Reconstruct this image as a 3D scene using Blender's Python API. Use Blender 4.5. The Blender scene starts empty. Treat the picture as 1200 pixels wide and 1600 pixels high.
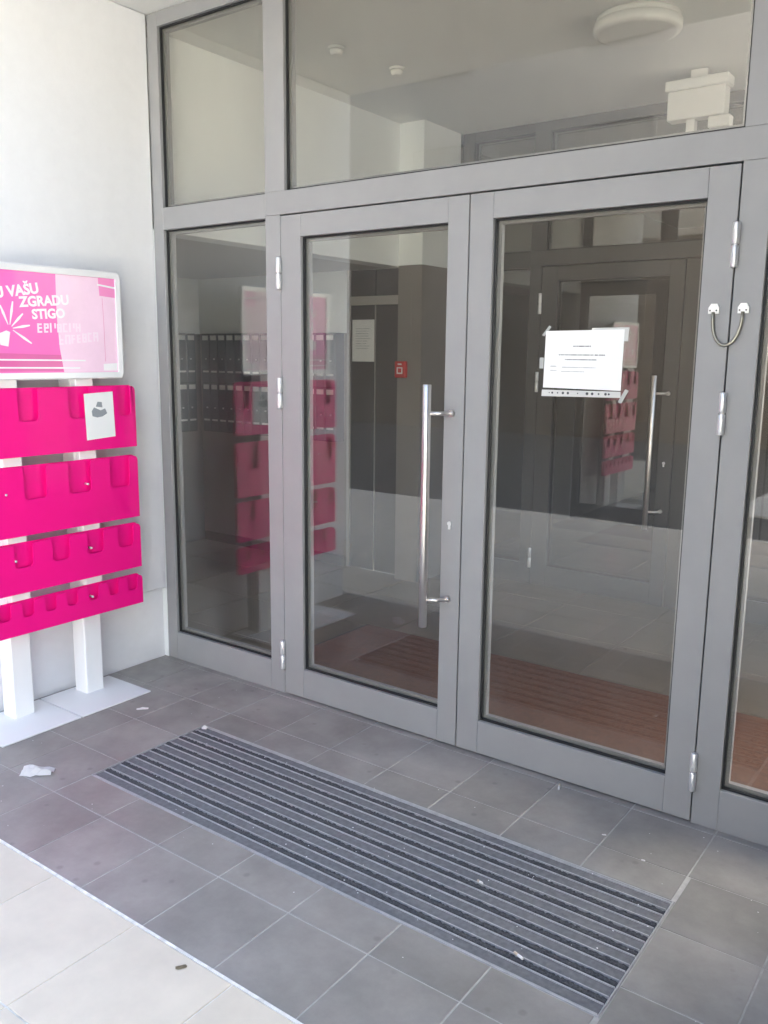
import bpy, bmesh, math, random
from mathutils import Vector, Matrix
random.seed(7)
sc = bpy.context.scene
col = sc.collection
R = math.radians

# ------------------------------------------------------------------ camera
cam_d = bpy.data.cameras.new('camera')
cam = bpy.data.objects.new('camera', cam_d); col.objects.link(cam)
cam_d.sensor_fit = 'HORIZONTAL'; cam_d.sensor_width = 36.0
cam_d.lens = 1349.77 / 1200 * 36.0
cam_d.clip_start = 0.05; cam_d.clip_end = 500
_r = Vector((0.80587, 0.59200556, 0.01014646)); _u = Vector((-0.11460747, 0.13915156, 0.98361678)); _f = Vector((-0.5808947, 0.79383012, -0.17998632))
cam.matrix_world = Matrix(((_r.x, _u.x, -_f.x, 3.62546), (_r.y, _u.y, -_f.y, -2.96667), (_r.z, _u.z, -_f.z, 1.6475), (0, 0, 0, 1)))
sc.camera = cam

# ------------------------------------------------------------------ sky, sun, exposure
SUN_EL, SUN_AZ = 44, 15          # the sun stands behind the building: the whole entrance lies in open shade
w = bpy.data.worlds.new('World'); sc.world = w; w.use_nodes = True
wn = w.node_tree.nodes; wl = w.node_tree.links
sky = wn.new('ShaderNodeTexSky'); sky.sky_type = 'NISHITA'; sky.sun_disc = False
sky.sun_elevation = R(SUN_EL); sky.sun_rotation = R(SUN_AZ)
sky.dust_density = 7.0; sky.air_density = 0.7; sky.ozone_density = 0.1
wn['Background'].inputs['Strength'].default_value = 0.15
wl.new(sky.outputs['Color'], wn['Background'].inputs['Color'])
sd = bpy.data.lights.new('sun', 'SUN'); sd.energy = 5.0; sd.angle = R(0.5); sd.color = (1.0, 0.965, 0.91)
sun = bpy.data.objects.new('sun', sd); col.objects.link(sun)
_d = Vector((math.sin(R(SUN_AZ)) * math.cos(R(SUN_EL)), math.cos(R(SUN_AZ)) * math.cos(R(SUN_EL)), math.sin(R(SUN_EL))))
sun.rotation_euler = _d.to_track_quat('Z', 'Y').to_euler()
vs = sc.view_settings
vs.view_transform = 'Standard'; vs.look = 'None'; vs.gamma = 1.0; vs.use_curve_mapping = False
vs.exposure = 3.1
vs.use_white_balance = True; vs.white_balance_temperature = 6020; vs.white_balance_tint = 3
sc.render.engine = 'CYCLES'
cy = sc.cycles
cy.use_denoising = True; cy.max_bounces = 14; cy.transparent_max_bounces = 24
cy.diffuse_bounces = 7; cy.glossy_bounces = 6; cy.transmission_bounces = 6
cy.caustics_reflective = False; cy.caustics_refractive = False
cy.use_adaptive_sampling = True; cy.adaptive_threshold = 0.01; cy.sample_clamp_indirect = 8

# ------------------------------------------------------------------ materials
M = {}
def mat(name, color, rough=0.5, metal=0.0, var=0.0, vscale=8.0, bump=0.0, bscale=200.0, coat=0.0, spec=0.5, rand=0.0, rvar=0.0, stretch=None, color2=None, stain=0.0):
    m = bpy.data.materials.new(name); m.use_nodes = True
    nt = m.node_tree; b = nt.nodes['Principled BSDF']
    b.inputs['Base Color'].default_value = (*color, 1); b.inputs['Roughness'].default_value = rough
    b.inputs['Metallic'].default_value = metal; b.inputs['Specular IOR Level'].default_value = spec
    if coat:
        b.inputs['Coat Weight'].default_value = coat; b.inputs['Coat Roughness'].default_value = 0.04
    tc = nt.nodes.new('ShaderNodeTexCoord'); co = tc.outputs['Object']
    geo = nt.nodes.new('ShaderNodeNewGeometry')
    co = geo.outputs['Position']
    if stretch:
        mp = nt.nodes.new('ShaderNodeMapping'); mp.inputs['Scale'].default_value = stretch
        nt.links.new(co, mp.inputs['Vector']); co = mp.outputs['Vector']
    if var or color2:
        n = nt.nodes.new('ShaderNodeTexNoise'); n.inputs['Scale'].default_value = vscale; n.inputs['Detail'].default_value = 6; n.inputs['Roughness'].default_value = 0.62
        nt.links.new(co, n.inputs['Vector'])
        rmp = nt.nodes.new('ShaderNodeValToRGB')
        rmp.color_ramp.elements[0].position = 0.32; rmp.color_ramp.elements[1].position = 0.68
        c2 = color2 or tuple(min(1, c * (1 + var)) for c in color)
        rmp.color_ramp.elements[0].color = (*(c * (1 - var) for c in color), 1); rmp.color_ramp.elements[1].color = (*c2, 1)
        nt.links.new(n.outputs['Fac'], rmp.inputs['Fac']); out = rmp.outputs['Color']
        if rand:
            oi = nt.nodes.new('ShaderNodeObjectInfo'); mr = nt.nodes.new('ShaderNodeMapRange')
            mr.inputs['To Min'].default_value = 1 - rand; mr.inputs['To Max'].default_value = 1 + rand
            nt.links.new(oi.outputs['Random'], mr.inputs['Value'])
            mx = nt.nodes.new('ShaderNodeVectorMath'); mx.operation = 'SCALE'
            nt.links.new(out, mx.inputs[0]); nt.links.new(mr.outputs['Result'], mx.inputs['Scale']); out = mx.outputs['Vector']
        if stain:
            # worn traffic marks: broad uneven soiling and scattered small dark spots
            ns = nt.nodes.new('ShaderNodeTexNoise'); ns.inputs['Scale'].default_value = 1.7; ns.inputs['Detail'].default_value = 8; ns.inputs['Roughness'].default_value = 0.7
            nt.links.new(co, ns.inputs['Vector'])
            m1 = nt.nodes.new('ShaderNodeMapRange'); m1.inputs['From Min'].default_value = 0.35; m1.inputs['From Max'].default_value = 0.65
            m1.inputs['To Min'].default_value = 1 - stain; m1.inputs['To Max'].default_value = 1 + stain * 0.4
            nt.links.new(ns.outputs['Fac'], m1.inputs['Value'])
            vo = nt.nodes.new('ShaderNodeTexVoronoi'); vo.inputs['Scale'].default_value = 9.0; vo.inputs['Randomness'].default_value = 1.0
            nt.links.new(co, vo.inputs['Vector'])
            m2 = nt.nodes.new('ShaderNodeMapRange'); m2.inputs['From Min'].default_value = 0.06; m2.inputs['From Max'].default_value = 0.13
            m2.inputs['To Min'].default_value = 1 - stain * 0.9; m2.inputs['To Max'].default_value = 1.0
            nt.links.new(vo.outputs['Distance'], m2.inputs['Value'])
            mm = nt.nodes.new('ShaderNodeMath'); mm.operation = 'MULTIPLY'
            nt.links.new(m1.outputs['Result'], mm.inputs[0]); nt.links.new(m2.outputs['Result'], mm.inputs[1])
            sx = nt.nodes.new('ShaderNodeVectorMath'); sx.operation = 'SCALE'
            nt.links.new(out, sx.inputs[0]); nt.links.new(mm.outputs[0], sx.inputs['Scale']); out = sx.outputs['Vector']
        nt.links.new(out, b.inputs['Base Color'])
    if rvar:
        n3 = nt.nodes.new('ShaderNodeTexNoise'); n3.inputs['Scale'].default_value = vscale * 0.6; n3.inputs['Detail'].default_value = 5
        nt.links.new(co, n3.inputs['Vector'])
        mr3 = nt.nodes.new('ShaderNodeMapRange'); mr3.inputs['From Min'].default_value = 0.3; mr3.inputs['From Max'].default_value = 0.7
        mr3.inputs['To Min'].default_value = rough - rvar; mr3.inputs['To Max'].default_value = rough + rvar
        nt.links.new(n3.outputs['Fac'], mr3.inputs['Value']); nt.links.new(mr3.outputs['Result'], b.inputs['Roughness'])
    if bump:
        n2 = nt.nodes.new('ShaderNodeTexNoise'); n2.inputs['Scale'].default_value = bscale; n2.inputs['Detail'].default_value = 4
        nt.links.new(co, n2.inputs['Vector'])
        bp = nt.nodes.new('ShaderNodeBump'); bp.inputs['Strength'].default_value = bump; bp.inputs['Distance'].default_value = 0.002
        nt.links.new(n2.outputs['Fac'], bp.inputs['Height']); nt.links.new(bp.outputs['Normal'], b.inputs['Normal'])
    M[name] = m
    return m

def glass_mat(name, f0, tint, dust=0.0):
    # thin architectural pane: straight-through transmission plus an angle dependent mirror (Schlick)
    m = bpy.data.materials.new(name); m.use_nodes = True
    nt = m.node_tree; nt.nodes.clear()
    o = nt.nodes.new('ShaderNodeOutputMaterial')
    tr = nt.nodes.new('ShaderNodeBsdfTransparent'); tr.inputs['Color'].default_value = (*tint, 1)
    gl = nt.nodes.new('ShaderNodeBsdfGlossy'); gl.inputs['Roughness'].default_value = 0.0
    lw = nt.nodes.new('ShaderNodeLayerWeight'); lw.inputs['Blend'].default_value = 0.5
    p = nt.nodes.new('ShaderNodeMath'); p.operation = 'POWER'; p.inputs[1].default_value = 5
    nt.links.new(lw.outputs['Facing'], p.inputs[0])
    ma = nt.nodes.new('ShaderNodeMath'); ma.operation = 'MULTIPLY_ADD'; ma.inputs[1].default_value = 1 - f0; ma.inputs[2].default_value = f0
    nt.links.new(p.outputs[0], ma.inputs[0])
    mx = nt.nodes.new('ShaderNodeMixShader')
    nt.links.new(ma.outputs[0], mx.inputs['Fac']); nt.links.new(tr.outputs[0], mx.inputs[1]); nt.links.new(gl.outputs[0], mx.inputs[2])
    res = mx
    if dust:
        # thin film of dust and wiping marks on the pane
        df = nt.nodes.new('ShaderNodeBsdfDiffuse'); df.inputs['Color'].default_value = (0.75, 0.73, 0.70, 1)
        geo = nt.nodes.new('ShaderNodeNewGeometry'); mp = nt.nodes.new('ShaderNodeMapping'); mp.inputs['Scale'].default_value = (3, 3, 0.9)
        nz = nt.nodes.new('ShaderNodeTexNoise'); nz.inputs['Scale'].default_value = 2.2; nz.inputs['Detail'].default_value = 7; nz.inputs['Distortion'].default_value = 0.6
        nt.links.new(geo.outputs['Position'], mp.inputs['Vector']); nt.links.new(mp.outputs['Vector'], nz.inputs['Vector'])
        mr = nt.nodes.new('ShaderNodeMapRange'); mr.inputs['From Min'].default_value = 0.38; mr.inputs['From Max'].default_value = 0.72
        mr.inputs['To Min'].default_value = dust * 0.25; mr.inputs['To Max'].default_value = dust * 1.6
        nt.links.new(nz.outputs['Fac'], mr.inputs['Value'])
        res = nt.nodes.new('ShaderNodeMixShader')
        nt.links.new(mr.outputs['Result'], res.inputs['Fac']); nt.links.new(mx.outputs[0], res.inputs[1]); nt.links.new(df.outputs[0], res.inputs[2])
    nt.links.new(res.outputs[0], o.inputs['Surface'])
    M[name] = m

mat('render_white', (0.80, 0.80, 0.815), 0.85, var=0.015, vscale=14, bump=0.6, bscale=330, stain=0.02)
mat('soffit_white', (0.78, 0.78, 0.77), 0.9, var=0.02, vscale=2, bump=0.2)
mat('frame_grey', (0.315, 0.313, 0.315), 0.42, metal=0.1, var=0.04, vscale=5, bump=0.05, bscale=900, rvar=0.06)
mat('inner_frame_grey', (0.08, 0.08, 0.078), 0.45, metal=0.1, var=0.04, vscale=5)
mat('gasket', (0.012, 0.012, 0.013), 0.6)
mat('steel', (0.74, 0.70, 0.67), 0.33, metal=1.0, bump=0.05, bscale=700, stretch=(1, 1, 0.03))
mat('aluminium', (0.82, 0.82, 0.82), 0.34, metal=0.6)
mat('brass_cable', (0.38, 0.36, 0.29), 0.35, metal=0.9)
mat('pink', (0.86, 0.004, 0.235), 0.32, coat=0.12, spec=0.2)
mat('poster_pink', (0.92, 0.17, 0.55), 0.3, coat=1.0, var=0.04, vscale=3)
mat('print_faint', (0.965, 0.77, 0.885), 0.35, coat=0.6)
mat('poster_pale', (0.96, 0.68, 0.84), 0.3, coat=1.0, var=0.05, vscale=5)
mat('poster_dark', (0.72, 0.13, 0.38), 0.3, coat=1.0)
mat('poster_mid', (0.92, 0.30, 0.60), 0.3, coat=1.0)
mat('print_white', (0.93, 0.90, 0.92), 0.35, coat=0.6)
mat('stand_white', (0.86, 0.86, 0.86), 0.38)
mat('sign_frame', (0.86, 0.86, 0.87), 0.3, metal=0.2)
mat('tile_dark', (0.315, 0.295, 0.272), 0.36, var=0.10, vscale=7, stain=0.22, bump=0.12, bscale=120, rand=0.08, rvar=0.07)
mat('tile_light', (0.70, 0.625, 0.51), 0.55, var=0.07, vscale=5, bump=0.15, bscale=150, rand=0.04)
mat('tile_lobby', (0.13, 0.093, 0.055), 0.30, var=0.10, vscale=5, rand=0.05)
mat('grout_light', (0.47, 0.455, 0.435), 0.9, var=0.2, vscale=20)
mat('grout_pale', (0.74, 0.72, 0.67), 0.9, var=0.2, vscale=20)
mat('grout_dark', (0.14, 0.12, 0.10), 0.9)
mat('mat_carpet', (0.185, 0.185, 0.19), 0.95, var=0.18, vscale=60, bump=0.7, bscale=900)
mat('mat_brush', (0.078, 0.078, 0.082), 0.9, var=0.5, vscale=180, bump=0.8, bscale=900)
mat('mat_rail', (0.48, 0.475, 0.47), 0.38, metal=0.3, var=0.15, vscale=30)
mat('coir', (0.13, 0.048, 0.020), 0.95, var=0.25, vscale=40, bump=0.8, bscale=600)
mat('lobby_white', (0.85, 0.875, 0.87), 0.8, var=0.02, vscale=2)
mat('lobby_taupe', (0.26, 0.235, 0.215), 0.7, var=0.04, vscale=3)
mat('lobby_ceiling', (0.70, 0.71, 0.69), 0.85, var=0.02, vscale=2)
mat('lobby_grey', (0.60, 0.60, 0.59), 0.7)
mat('skirting', (0.09, 0.075, 0.065), 0.5)
mat('mailbox_grey', (0.115, 0.12, 0.13), 0.5)
mat('mailbox_body', (0.05, 0.05, 0.055), 0.5)
mat('label_white', (0.78, 0.78, 0.76), 0.5)
mat('paper', (0.86, 0.86, 0.85), 0.7)
mat('ink', (0.06, 0.06, 0.07), 0.7)
mat('ink_soft', (0.42, 0.42, 0.43), 0.7)
mat('card_image', (0.30, 0.32, 0.34), 0.5)
mat('sleeve', (0.62, 0.62, 0.60), 0.25)
mat('tape', (0.45, 0.46, 0.44), 0.25)
mat('lamp_plastic', (0.70, 0.70, 0.67), 0.45)
mat('red_plastic', (0.50, 0.03, 0.025), 0.4)
mat('dark_door', (0.10, 0.092, 0.088), 0.45, var=0.05, vscale=4)
mat('door_frame_pale', (0.40, 0.38, 0.35), 0.5)
mat('asphalt', (0.075, 0.068, 0.06), 0.9, var=0.15, vscale=3, bump=0.5, bscale=80)
mat('facade_upper', (0.50, 0.47, 0.43), 0.9, var=0.04, vscale=0.6)
mat('bounce_facade', (0.34, 0.335, 0.325), 0.9, var=0.04, vscale=0.6)
mat('facade_far', (0.13, 0.105, 0.08), 0.9, var=0.04, vscale=0.6)
mat('far_shutter', (0.26, 0.225, 0.185), 0.7)
mat('shade_wall_dark', (0.10, 0.092, 0.085), 0.8, var=0.05)
mat('bounce_paving', (0.46, 0.44, 0.40), 0.8, var=0.08, vscale=2)
mat('far_frame', (0.28, 0.245, 0.20), 0.6)
mat('litter_paper', (0.90, 0.88, 0.87), 0.85)
mat('filter_tan', (0.66, 0.55, 0.42), 0.85)
mat('dry_leaf', (0.30, 0.25, 0.17), 0.85)
mat('dirt', (0.10, 0.092, 0.085), 0.95)
glass_mat('glass', 0.105, (0.96, 0.955, 0.93), 0.012)
glass_mat('glass_clear', 0.04, (0.98, 0.98, 0.98))
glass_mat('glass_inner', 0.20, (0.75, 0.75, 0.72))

# ------------------------------------------------------------------ helpers
def link(name, me, m=None, parent=None):
    if m is not None:
        me.materials.clear(); me.materials.append(M[m])
    o = bpy.data.objects.new(name, me); col.objects.link(o)
    if parent is not None: o.parent = parent
    return o
def finish(name, bm, m, parent=None, smooth=False):
    me = bpy.data.meshes.new(name)
    bmesh.ops.recalc_face_normals(bm, faces=bm.faces[:])
    bm.to_mesh(me); bm.free()
    if smooth:
        me.polygons.foreach_set('use_smooth', [True] * len(me.polygons))
    return link(name, me, m, parent)
def bbox(bm, x0, x1, y0, y1, z0, z1, bev=0.0, seg=1):
    vs_ = [bm.verts.new(p) for p in ((x0, y0, z0), (x1, y0, z0), (x1, y1, z0), (x0, y1, z0), (x0, y0, z1), (x1, y0, z1), (x1, y1, z1), (x0, y1, z1))]
    fs = [bm.faces.new([vs_[i] for i in q]) for q in ((3, 2, 1, 0), (4, 5, 6, 7), (0, 1, 5, 4), (1, 2, 6, 5), (2, 3, 7, 6), (3, 0, 4, 7))]
    if bev:
        es = list({e for f in fs for e in f.edges})
        bmesh.ops.bevel(bm, geom=es, offset=bev, segments=seg, affect='EDGES', profile=0.5)
def box(name, m, parent, x0, x1, y0, y1, z0, z1, bev=0.0, seg=1):
    bm = bmesh.new(); bbox(bm, x0, x1, y0, y1, z0, z1, bev, seg)
    return finish(name, bm, m, parent)
def boxes(name, m, parent, lst, bev=0.0):
    bm = bmesh.new()
    for b in lst: bbox(bm, *b, bev)
    return finish(name, bm, m, parent)
def tube(bm, pts, rad, seg=12, cap=True):
    rings = []
    n = len(pts)
    for i, p in enumerate(pts):
        p = Vector(p)
        a = Vector(pts[max(0, i - 1)]); b = Vector(pts[min(n - 1, i + 1)])
        t = (b - a).normalized()
        up = Vector((0, 1, 0)) if abs(t.y) < 0.9 else Vector((0, 0, 1))
        s = t.cross(up).normalized(); q = s.cross(t)
        rr = rad[i] if isinstance(rad, (list, tuple)) else rad
        rings.append([bm.verts.new(p + (s * math.cos(2 * math.pi * k / seg) + q * math.sin(2 * math.pi * k / seg)) * rr) for k in range(seg)])
    for A, B in zip(rings, rings[1:]):
        for k in range(seg):
            f = bm.faces.new((A[k], A[(k + 1) % seg], B[(k + 1) % seg], B[k])); f.smooth = True
    if cap:
        bm.faces.new(rings[0]); bm.faces.new(rings[-1])
def prism(bm, poly, fn, d0, d1):
    """poly: 2-D outline (may be concave); fn(a, b, d) -> 3-D point; extruded from depth d0 to d1"""
    A = [bm.verts.new(fn(a, b, d0)) for a, b in poly]; B = [bm.verts.new(fn(a, b, d1)) for a, b in poly]
    n = len(poly)
    bm.faces.new(A); bm.faces.new(B[::-1])
    for i in range(n):
        bm.faces.new((A[i], A[(i + 1) % n], B[(i + 1) % n], B[i]))
def thing(name, label, cat, loc=(0, 0, 0), group=None):
    o = bpy.data.objects.new(name, None); col.objects.link(o); o.location = loc; o.empty_display_size = 0.1
    o['label'] = label; o['category'] = cat
    if group: o['group'] = group
    return o
def tag(o, label, cat, group=None):
    o['label'] = label; o['category'] = cat
    if group: o['group'] = group
    return o
def struct(o):
    o['kind'] = 'structure'; return o

# ================================================================== THE SETTING
W = 3.70                 # clear width of the recess
DEPTH = 1.556            # depth of the recess, also the end of the dark tiles
ZS, ZC = 3.25, 3.19      # soffit outside, ceiling inside
MX0, MX1, MY0, MY1 = 0.829, 2.939, -1.085, -0.497     # mat well

struct(box('ground', 'asphalt', None, -150, 150, -150, 150, -0.60, -0.03))

# ---- dark porcelain tiles of the recess
def tile_mesh(rects, top=0.0, th=0.012, ch=0.0012):
    bm = bmesh.new()
    for (x0, x1, y0, y1) in rects:
        b = [bm.verts.new(p) for p in ((x0, y0, top - th), (x1, y0, top - th), (x1, y1, top - th), (x0, y1, top - th))]
        m_ = [bm.verts.new(p) for p in ((x0, y0, top - ch), (x1, y0, top - ch), (x1, y1, top - ch), (x0, y1, top - ch))]
        t = [bm.verts.new(p) for p in ((x0 + ch, y0 + ch, top), (x1 - ch, y0 + ch, top), (x1 - ch, y1 - ch, top), (x0 + ch, y1 - ch, top))]
        for A, B in ((b, m_), (m_, t)):
            for k in range(4): bm.faces.new((A[k], A[(k + 1) % 4], B[(k + 1) % 4], B[k]))
        bm.faces.new(t)
    me = bpy.data.meshes.new('tile'); bmesh.ops.recalc_face_normals(bm, faces=bm.faces[:]); bm.to_mesh(me); bm.free()
    return me
def subtract(r, h):
    x0, x1, y0, y1 = r; a0, a1, b0, b1 = h
    if x1 <= a0 or x0 >= a1 or y1 <= b0 or y0 >= b1: return [r]
    out = []
    if x0 < a0: out.append((x0, a0, y0, y1)); x0 = a0
    if x1 > a1: out.append((a1, x1, y0, y1)); x1 = a1
    if y0 < b0: out.append((x0, x1, y0, b0))
    if y1 > b1: out.append((x0, x1, b1, y1))
    return [q for q in out if q[1] - q[0] > 0.012 and q[3] - q[2] > 0.012]
def tile_field(floor, m, xs, ys, joint, hole=None, dz=0.0006):
    cache = {}
    for i in range(len(xs) - 1):
        for j in range(len(ys) - 1):
            rr = (xs[i] + joint / 2, xs[i + 1] - joint / 2, ys[j] + joint / 2, ys[j + 1] - joint / 2)
            rects = subtract(rr, hole) if hole else [rr]
            if not rects: continue
            cx, cy_ = rr[0], rr[2]
            key = tuple(round(v, 4) for q in rects for v in (q[0] - cx, q[1] - cx, q[2] - cy_, q[3] - cy_))
            if key not in cache:
                cache[key] = tile_mesh([(q[0] - cx, q[1] - cx, q[2] - cy_, q[3] - cy_) for q in rects])
                cache[key].materials.append(M[m])
            o = bpy.data.objects.new('tile', cache[key]); col.objects.link(o); o.parent = floor
            o.location = (cx, cy_, random.uniform(-dz, 0))
def grid(start, pitch, lo, hi):
    k = math.ceil((lo - start) / pitch); v = [lo]
    while start + k * pitch < hi - 0.02:
        if start + k * pitch > lo + 0.02: v.append(start + k * pitch)
        k += 1
    return v + [hi]

entrance_floor = struct(boxes('entrance_floor', 'grout_light', None, [(-0.03, W + 0.03, -DEPTH, MY0 - 0.001, -0.029, -0.0022), (-0.03, W + 0.03, MY1 + 0.001, 0.10, -0.029, -0.0022), (-0.03, MX0 - 0.001, MY0 - 0.0009, MY1 + 0.0009, -0.029, -0.0022), (MX1 + 0.001, W + 0.03, MY0 - 0.0009, MY1 + 0.0009, -0.029, -0.0022)]))
fx = grid(1.130, 0.3, -0.03, W + 0.03); fy = grid(-1.556, 0.3045, -1.5525, 0.02)
tile_field(entrance_floor, 'tile_dark', fx, fy, 0.0045, hole=(MX0 - 0.004, MX1 + 0.004, MY0 - 0.004, MY1 + 0.004))
# ---- pale paving in front of the recess
paving = struct(box('paving', 'grout_pale', None, -7.95, 10.2, -5.15, -DEPTH - 0.001, -0.029, -0.004))
px = grid(1.309, 0.403, -3.0, 7.0); py = sorted(grid(-1.5595, 0.403, -5.15, -1.5595))
tile_field(paving, 'tile_light', px, py, 0.0055, dz=0.0012)
struct(box('yard', 'bounce_paving', None, 1.2, 30, -13.949, -6.6, -0.029, -0.004))  # unseen pale ground, added on the sunny right side only, for bounce light
struct(box('kerb', 'tile_light', None, -7.95, 10.2, -5.27, -5.152, -0.029, 0.004, 0.006))

mat('joint_white', (0.80, 0.78, 0.74), 0.9, var=0.25, vscale=25)
struct(box('paving_joint', 'joint_white', None, -0.03, W + 0.03, -1.5605, -1.5515, -0.0285, 0.0004))
# ---- side walls of the recess (solid ends of the building), set back above the floor
side_wall = thing('side_wall', 'white rendered side wall behind the pink brochure stand', 'wall', (0, -0.8, 0))
def child(o, p):
    o.parent = p; o.matrix_parent_inverse = Matrix.Translation(p.location).inverted(); return o
def cbox(name, m, p, *a, **k): return child(box(name, m, None, *a, **k), p)
def cboxes(name, m, p, lst, bev=0.0): return child(boxes(name, m, None, lst, bev), p)
cbox('wall_face', 'render_white', side_wall, -60, 0.0, -1.52, -0.004, 0.392, ZS - 0.002, bev=0.004)
cbox('plinth', 'render_white', side_wall, -59.97, -0.03, -1.49, -0.006, -0.03, 0.3915)
right_wall = thing('side_wall', 'unseen right end wall of the recess, darkened and lengthened for shade', 'wall', (W, -0.8, 0))  # out of view; dark and stretched forward to shade the right floor
cbox('wall_face', 'shade_wall_dark', right_wall, W, W + 0.30, -2.30, -0.004, 0.392, ZS - 0.002, bev=0.004)
cbox('plinth', 'shade_wall_dark', right_wall, W + 0.03, W + 0.27, -2.27, -0.006, -0.03, 0.3915)
# ---- storeys above
upper = thing('apartment_building', 'white soffit and unseen upper storeys, raised high to shade the yard', 'building', (0, 0, ZS))
cbox('soffit', 'soffit_white', upper, -60.05, W + 0.95, -1.54, 8.2, ZS, ZS + 0.08)
cbox('upper_wall', 'render_white', upper, -60, W + 0.93, -1.53, 8.2, ZS + 0.081, 42.0)  # unseen mass, heightened and stretched so its shadow covers the yard

# ---- lobby shell
lobby_floor = struct(box('lobby_floor', 'grout_dark', None, -2.3, W + 0.1, 0.101, 8.2, -0.029, -0.003))
tile_field(lobby_floor, 'tile_lobby', grid(0.1, 0.6, -2.15, W), grid(1.10, 0.6, 0.11, 4.7), 0.004)
struct(boxes('lobby_ceiling', 'lobby_ceiling', None, [(-0.15, W + 0.1, 0.085, 8.2, ZC, ZS - 0.004)]))
lw_ = thing('lobby_wall', 'white bulkhead above the mailbox alcove inside the lobby', 'wall', (0, 1, 0))
cbox('bulkhead', 'lobby_white', lw_, -0.15, 0.0, 0.085, 2.13, 2.25, ZC - 0.001)
cbox('alcove_ceiling', 'lobby_grey', lw_, -2.3, -0.151, 0.085, 2.35, 2.255, 2.33)
aw = thing('lobby_wall', 'two-tone wall of the mailbox alcove seen through the left sidelight', 'wall', (-2.15, 1, 0))
cbox('wall_face', 'lobby_white', aw, -2.30, -2.15, 0.085, 2.36, 1.80, 2.254)
cbox('dado', 'lobby_taupe', aw, -2.30, -2.145, 0.085, 2.36, 0, 1.799)
cbox('wall_face', 'lobby_white', aw, -2.149, -0.52, 2.21, 2.36, 1.80, 2.254)
cbox('dado', 'lobby_taupe', aw, -2.144, -0.52, 2.206, 2.36, 0, 1.799)
cbox('wall_face', 'lobby_white', aw, -2.149, -0.001, -0.003, 0.084, 0.0, 2.254)
cbox('skirting', 'skirting', aw, -2.13, -0.53, 2.194, 2.205, 0, 0.08)
pw = thing('lobby_wall', 'taupe and white pier with the red call point inside the lobby', 'wall', (0.1, 2.3, 0))
cbox('dado', 'lobby_taupe', pw, 0.0, 0.20, 2.13, 2.60, 0, 2.255)
cbox('wall_face', 'lobby_white', pw, -0.002, 0.198, 2.131, 2.60, 2.256, ZC - 0.001)
rw = thing('lobby_wall', 'unseen right wall of the lobby with a wide window added for daylight', 'wall', (W, 3, 0))  # window added out of view to bring daylight onto the bulkhead
cbox('dado', 'lobby_taupe', rw, W, W + 0.1, 0.10, 8.2, 0, 0.42)
cbox('wall_face', 'lobby_white', rw, W + 0.002, W + 0.1, 0.10, 0.16, 0.421, ZC - 0.001)
cbox('wall_face', 'lobby_taupe', rw, W + 0.002, W + 0.1, 2.60, 8.2, 0.421, ZC - 0.001)
wf = cboxes('added_window_frame', 'inner_frame_grey', rw, [(W + 0.01, W + 0.08, 0.161, 2.599, 0.422, 0.48), (W + 0.01, W + 0.08, 0.161, 2.599, 3.12, ZC - 0.001)])
for k in range(3):
    cbox('added_window_pane', 'glass_clear', rw, W + 0.04, W + 0.048, 0.165 + k * 0.815, 0.165 + k * 0.815 + 0.76, 0.482, 3.118)
for k in range(2): cbox('added_window_post', 'inner_frame_grey', rw, W + 0.012, W + 0.078, 0.928 + k * 0.815, 0.978 + k * 0.815, 0.4805, 3.1195)
hw = thing('lobby_wall', 'dim taupe walls of the hall behind the inner doors', 'wall', (0, 5, 0))
cbox('wall_face', 'lobby_taupe', hw, -0.10, 0.0, 2.75, 8.0, 0, ZC - 0.001)
cbox('wall_face', 'lobby_taupe', hw, -0.10, W + 0.1, 8.0, 8.2, 0, ZC - 0.001)

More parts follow.
